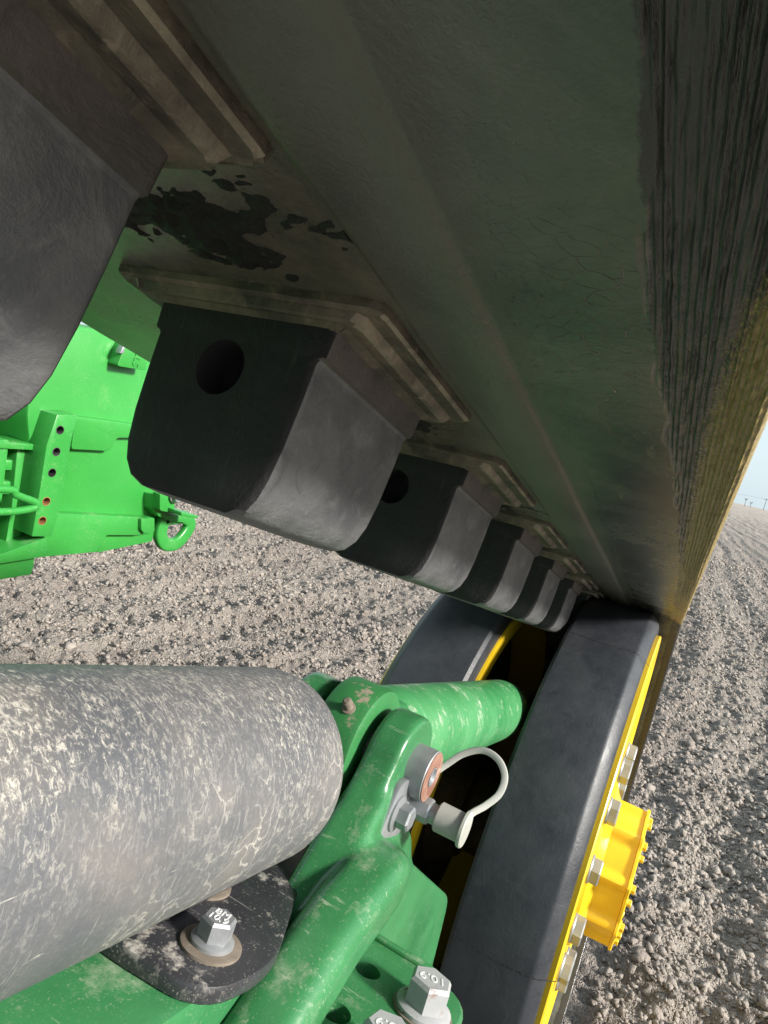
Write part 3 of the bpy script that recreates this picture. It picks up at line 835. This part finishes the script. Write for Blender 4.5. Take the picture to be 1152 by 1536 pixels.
# lower bracket with two open holes
def bracket_bm():
    poly = rounded_poly([(.30, .135), (.30, .052), (.488, .052), (.500, .135)], [.004, .02, .028, .004], 6)
    holes = [((.4530, .1165), .0088), ((.3985, .1130), .0095)]
    bm = prism(poly, 2, -.366, -.3405, .0035, 3)
    me = bpy.data.meshes.new('b'); bmesh.ops.recalc_face_normals(bm, faces=bm.faces); bm.to_mesh(me); bm.free()
    o = link('tmp', me, MT['green_frame'])
    cb = bmesh.new()
    for (hx, hy), r in holes:
        c = shift(lathe([(-.38, 0), (-.38, r), (-.30, r), (-.30, 0)], 2, 32), (hx, hy, 0)); t = bpy.data.meshes.new('t'); c.to_mesh(t); c.free(); cb.from_mesh(t)
    co = link('cut', bm_mesh(cb, 'cut', smooth=False), None)
    md = o.modifiers.new('b', 'BOOLEAN'); md.operation = 'DIFFERENCE'; md.object = co; md.solver = 'EXACT'
    dg = bpy.context.evaluated_depsgraph_get(); res = bpy.data.meshes.new_from_object(o.evaluated_get(dg))
    bpy.data.objects.remove(o); bpy.data.objects.remove(co)
    b2 = bmesh.new(); b2.from_mesh(res); return b2
brk = tpart(fr, 'bracket', bracket_bm(), MT['green_frame'], 30)
tpart(fr, 'bracket_rib', box(.490, .4965, .084, .137, -.3410, -.3375, .0012), MT['green_frame'])
tpart(fr, 'lower_beam', box(.05, .47, .058, .138, -.56, -.3655, .006), MT['green_frame'])
hex_bolt(fr, local(fr, .446, .0745, -.3385), (0, 0, 0), .0245, .0150, .0175, .004, MT['bolt_paint'], spin=.2, name='bolt', turn=1.9, marking='10.9', washer=(.019, .002, MT['rust_washer']))
hex_bolt(fr, local(fr, .381, .0770, -.3385), (0, 0, 0), .0245, .0150, .0175, .004, MT['bolt_paint'], spin=.9, name='bolt', turn=1.9, marking='10.9', washer=(.019, .002, MT['rust_washer']))
# pin with rusty end, keeper plate and its bolt
pin = tpart(fr, 'pin', shift(lathe([(.1255, .0175), (.1265, .0187), (.150, .0187), (.25, .0187), (.25, 0)], 1, 48), (PIN_S, 0, PIN_N)), MT['zinc'])
tpart(fr, 'pin_face', shift(lathe([(.150, .0183), (.1252, .0180), (.1252, .0072), (.1285, .0065), (.129, 0)], 1, 48), (PIN_S, 0, PIN_N)), MT['rusty'], parent=pin)
tpart(fr, 'centre_hole', shift(lathe([(.1290, .0064), (.1248, .0070), (.1246, .0062), (.1275, .0048), (.1285, 0)], 1, 32), (PIN_S, 0, PIN_N)), MT['zinc'], parent=pin)
kp = rounded_poly([(.460, -.224), (.447, -.266), (.459, -.2770), (.524, -.2575), (.516, -.228)], .011)
keeper = tpart(fr, 'keeper_plate', prism(kp, 1, .1355, .1418, .001, 2), MT['zinc'])
hex_bolt(fr, local(fr, .468, .1355, -.2475), (math.pi / 2, 0, 0), .0150, .0090, .0125, .003, MT['zinc'], spin=.3, name='bolt')

# ------------------------------------------------------------------ grease coupler with tethered dust cap
hc = track_thing('grease_coupler', 'pale grey capped coupler with a looped plastic tether beside the pin', 'coupler', .500, .136, -.2465)
def ylathe(prof, seg=32): return shift(lathe([(y, r) for y, r in prof], 1, seg), (.500, 0, -.2465))
hx = bmesh.new(); rings = []
for y, r in ((.136, .0085), (.134, .0092), (.1215, .0092), (.120, .0084)):
    rings.append([(.500 + r * math.cos(math.pi / 3 * i + .3), y, -.2465 + r * math.sin(math.pi / 3 * i + .3)) for i in range(6)])
hx.free(); tpart(hc, 'hex_nut', loft(rings), MT['zinc'], 20)
tpart(hc, 'collar', ylathe([(.1215, 0), (.1215, .0072), (.113, .0072), (.113, 0)]), MT['zinc'])
cap = tpart(hc, 'dust_cap', ylathe([(.1145, 0), (.1145, .0098), (.1135, .0106), (.0955, .0104), (.0950, .0), ]), MT['plastic'])
tpart(hc, 'cap_flange', ylathe([(.0952, 0), (.0952, .0122), (.0945, .0130), (.0925, .0130), (.0918, .0122), (.0915, 0)]), MT['clear_plastic'], parent=cap)
stp = catmull([(.515, .1300, -.2225), (.518, .1240, -.2140), (.520, .1150, -.2025), (.521, .1020, -.1945), (.520, .0890, -.1960), (.518, .0805, -.2050), (.515, .0800, -.2170), (.510, .0860, -.2275), (.505, .0925, -.2350), (.502, .0942, -.2400)], 8)
tpart(hc, 'tether', sweep(stp, [rrect(.0014, .0025, .0010, 2)] * len(stp), (1, .12, 0)), MT['clear_plastic'], 40)

# ------------------------------------------------------------------ tractor chassis beyond the track
BY = 1.10
tb = thing('tractor_chassis', 'bright green tractor front frame with a drilled flange and a towing loop', 'tractor', (.4, BY, CAMZ - .43))
borg = np.array(tb.location)
def wpart(name, bm, mat, parent=tb, sharp=32):
    shift(bm, -Vector(borg)); return link(name, bm_mesh(bm, name, sharp), mat, parent)
def px_poly(pts, y):
    out = []
    for p in pts:
        q = at_y(p[0], p[1], y); out.append((q[0], q[2]))
    return out
def panel(name, pts, y0, y1, bev=.004, rad=.008, mat='green_body', parent=tb):
    poly = px_poly(pts, y0)
    if rad: poly = rounded_poly(poly, rad, 4)
    return wpart(name, prism(poly, 1, y0, y1, bev, 2), MT[mat], parent)
# main casting
panel('main_casting', [(60, 836), (140, 829), (222, 816), (236, 790), (262, 740), (262, 600), (224, 512), (190, 500), (60, 480), (40, 620)], BY, BY + .35, .010, .02)
panel('raised_pad', [(107, 674), (165, 677), (176, 657), (230, 657), (230, 640), (113, 624)], BY - .018, BY + .02, .008, .006)
panel('lower_ledge', [(84, 770), (232, 777), (232, 798), (206, 803), (160, 803), (146, 828), (60, 836), (60, 800)], BY - .022, BY + .02, .006, .004)
panel('under_ledge', [(146, 829), (160, 801), (232, 796), (228, 812)], BY - .006, BY + .02, .004, .003)
panel('head_casting', [(190, 512), (223, 520), (219, 556), (176, 549)], BY - .03, BY + .03, .006, .006)
lg = text_mesh('casting_mark', 'GLL5', .022, .0015)
q = at_y(207, 533, BY - .0305)
link('casting_mark', lg, MT['green_body'], tb, tuple(q - borg), (math.pi / 2, math.radians(100), 0))
panel('upper_beam', [(196, 492), (232, 500), (262, 430), (222, 430)], BY + .06, BY + .3, .006, .004)
panel('nut_plate', [(184, 522), (190, 512), (186, 530), (180, 530)], BY - .035, BY - .02, .001, .0, 'zinc')
# drilled flange
fl_pts = [(116, 622), (107, 664), (89, 768), (78, 805), (48, 805), (60, 735), (70, 668), (86, 622)]
poly = px_poly(fl_pts, BY - .045)
def drilled():
    me = bpy.data.meshes.new('f'); bm = prism(poly, 1, BY - .045, BY + .02, .002, 2); bmesh.ops.recalc_face_normals(bm, faces=bm.faces); bm.to_mesh(me); bm.free()
    o = link('tmp', me, MT['green_body']); cb = bmesh.new()
    hl = []
    for px, py in ((90, 645), (84.5, 677.5), (78, 709), (69.5, 752), (63.5, 781)):
        c_ = at_y(px, py, BY - .045); hl.append(c_)
        c = shift(lathe([(BY - .06, 0), (BY - .06, .0072), (BY - .015, .0072), (BY - .015, 0)], 1, 24), (c_[0], 0, c_[2])); t = bpy.data.meshes.new('t'); c.to_mesh(t); c.free(); cb.from_mesh(t)
    co = link('cut', bm_mesh(cb, 'cut', smooth=False), None)
    md = o.modifiers.new('b', 'BOOLEAN'); md.operation = 'DIFFERENCE'; md.object = co; md.solver = 'EXACT'
    dg = bpy.context.evaluated_depsgraph_get(); res = bpy.data.meshes.new_from_object(o.evaluated_get(dg))
    bpy.data.objects.remove(o); bpy.data.objects.remove(co)
    b2 = bmesh.new(); b2.from_mesh(res); return b2, hl
fb, hl = drilled()
flange_o = wpart('drilled_flange', fb, MT['green_body'])
for i, c_ in enumerate(hl):
    wpart('bolt_hole', shift(lathe([(BY - .0455, .0082), (BY - .0457, .0072), (BY - .016, .0068), (BY - .016, 0)], 1, 24), (c_[0], 0, c_[2])), MT['dark_hole' if i < 3 else 'rust_hole'], flange_o)
# stepped plates and posts left of the flange
panel('side_plate', [(-60, 660), (70, 664), (62, 735), (44, 815), (-60, 830)], BY + .06, BY + .3, .004, .004)
panel('post', [(26, 672), (41, 672), (38, 760), (30, 818), (8, 818), (18, 760)], BY + .01, BY + .08, .006, .004)
panel('post', [(-40, 660), (14, 660), (2, 760), (-4, 832), (-40, 838)], BY - .005, BY + .08, .006, .004)
panel('cross_bar', [(-10, 662), (72, 668), (68, 676), (-10, 672)], BY - .01, BY + .06, .003, .003)
panel('cross_bar', [(8, 690), (26, 690), (24, 706), (6, 706)], BY + .02, BY + .07, .003, .0)
panel('cross_bar', [(4, 722), (20, 722), (18, 742), (2, 742)], BY + .02, BY + .07, .003, .0)
panel('lower_rail', [(-40, 838), (6, 830), (70, 806), (72, 826), (62, 836), (0, 846), (-40, 850)], BY - .03, BY + .1, .006, .004)
panel('skid_plate', [(-40, 846), (52, 836), (50, 852), (46, 862), (-40, 876)], BY - .012, BY + .2, .003, .003)
# bent grab bar
hp = [at_y(px, py, BY - .06) for px, py in ((-25, 733), (18, 735), (24, 742), (50, 752), (54, 756), (50, 762), (20, 767), (-25, 768))]
wpart('grab_bar', tube_path(hp, .0068, 12, 6, (0, 1, 0)), MT['green_body'])
# nose bracket and towing loop
panel('nose_bracket', [(230, 742), (246, 744), (256, 770), (282, 776), (280, 784), (256, 782), (240, 776), (230, 764)], BY - .03, BY + .06, .004, .004)
panel('nose_plate', [(240, 740), (262, 748), (262, 770), (240, 766)], BY - .05, BY - .028, .003, .006)
panel('nose_tab', [(272, 768), (298, 774), (298, 778), (272, 774)], BY - .09, BY + .02, .002, .0)
panel('ledge_peg', [(212, 778), (224, 778), (224, 795), (218, 801), (212, 795)], BY - .032, BY - .01, .003, .004)
nb_ = at_y(263, 744, BY - .055)
hex_bolt(tb, tuple(nb_ - borg), (math.pi / 2, 0, 0), .024, .010, .016, .003, MT['zinc'], name='bolt')
lp = [at_y(px, py, BY - .01) for px, py in ((246, 778), (240, 800), (246, 815), (262, 815), (276, 802), (284, 786), (276, 776), (262, 776))]
lp = lp + [lp[0]]
wpart('towing_loop', sweep(catmull(lp, 6), [rrect(.0095, .016, .006, 3)] * (8 * 6 + 1), (0, 1, 0)), MT['green_body'], sharp=50)
# the rest of the chassis, behind the lugs and out of frame
wpart('rear_body', box(-1.9, .72, BY + .12, BY + .62, CAMZ - .40, CAMZ + .25, .02), MT['green_body'])

# ------------------------------------------------------------------ far edge of the field
def at_r(px, py, x, zoff=None):
    r = ray(px, py); return CAMP + r * (x / r[0])
pb = at_r(1145, 765, 600.)
up_ = thing('utility_pole', 'lone wooden power pole standing on the far field edge', 'pole', (pb[0], pb[1], -.1))
def cyl_bm(p, q, r0, r1, k=10):
    p, q = np.asarray(p, float), np.asarray(q, float)
    return sweep([p, q], [circ(r0, k), circ(r1, k)], (1, .2, .1) if abs((q - p)[2]) > .5 * np.linalg.norm(q - p) else (0, 0, 1))
link('post', bm_mesh(cyl_bm((0, 0, 0), (0, 0, 9.5), .22, .16), 'post'), MT['wood'], up_)
link('crossarm', bm_mesh(box(-.12, .12, -1.5, 1.5, 8.7, 9.0), 'crossarm'), MT['wood'], up_)
for dy in (-1.3, 0, 1.3):
    link('insulator', bm_mesh(shift(lathe([(0, 0), (0, .09), (.3, .07), (.35, 0)], 2, 12), (0, dy, 9.0 if dy else 9.5)), 'insulator'), MT['wire'], up_)
wr = thing('power_line', 'thin overhead wires strung past the far power pole', 'wire', (pb[0], pb[1], -.1))
for dy in (-1.3, 1.3):
    pts = [np.array([dy * .3, y + dy, 9.35 - 1.2 * (1 - ((y % 70) - 35) ** 2 / 35 ** 2)]) for y in np.linspace(-140, 140, 41)]
    link('wire', bm_mesh(sweep(pts, [circ(.045, 5)] * len(pts), (0, 0, 1)), 'wire'), MT['wire'], wr)
def bare_tree(px, x, h, seed):
    rng = random.Random(seed); b = at_r(px, 758, x)
    t = thing('bare_tree', 'small leafless tree on the skyline, ' + ('broader, ' if seed == 1 else 'thinner, ') + 'near the power pole', 'tree', (b[0], b[1], -.1), group='bare trees on the skyline')
    link('trunk', bm_mesh(cyl_bm((0, 0, 0), (0, .1, h * .45), .22, .14), 'trunk'), MT['bark'], t)
    bm = bmesh.new()
    def limb(p, d, L, r, dep):
        q = p + d * L
        c = cyl_bm(p, q, r, r * .6, 5); me = bpy.data.meshes.new('t'); c.to_mesh(me); c.free(); bm.from_mesh(me); bpy.data.meshes.remove(me)
        if dep == 0: return
        for _ in range(4):
            e = d + np.array([rng.uniform(-.8, .8), rng.uniform(-.8, .8), rng.uniform(-.25, .45)]); e /= np.linalg.norm(e)
            limb(p + d * L * rng.uniform(.5, 1), e, L * rng.uniform(.55, .8), r * .62, dep - 1)
    limb(np.array([0, .1, h * .4]), np.array([0, 0, 1.]), h * .28, .16, 3)
    link('crown', bm_mesh(bm, 'crown', smooth=False), MT['bark'], t)
bare_tree(1117, 560., 6.5, 1)
bare_tree(1126, 585., 5.0, 2)
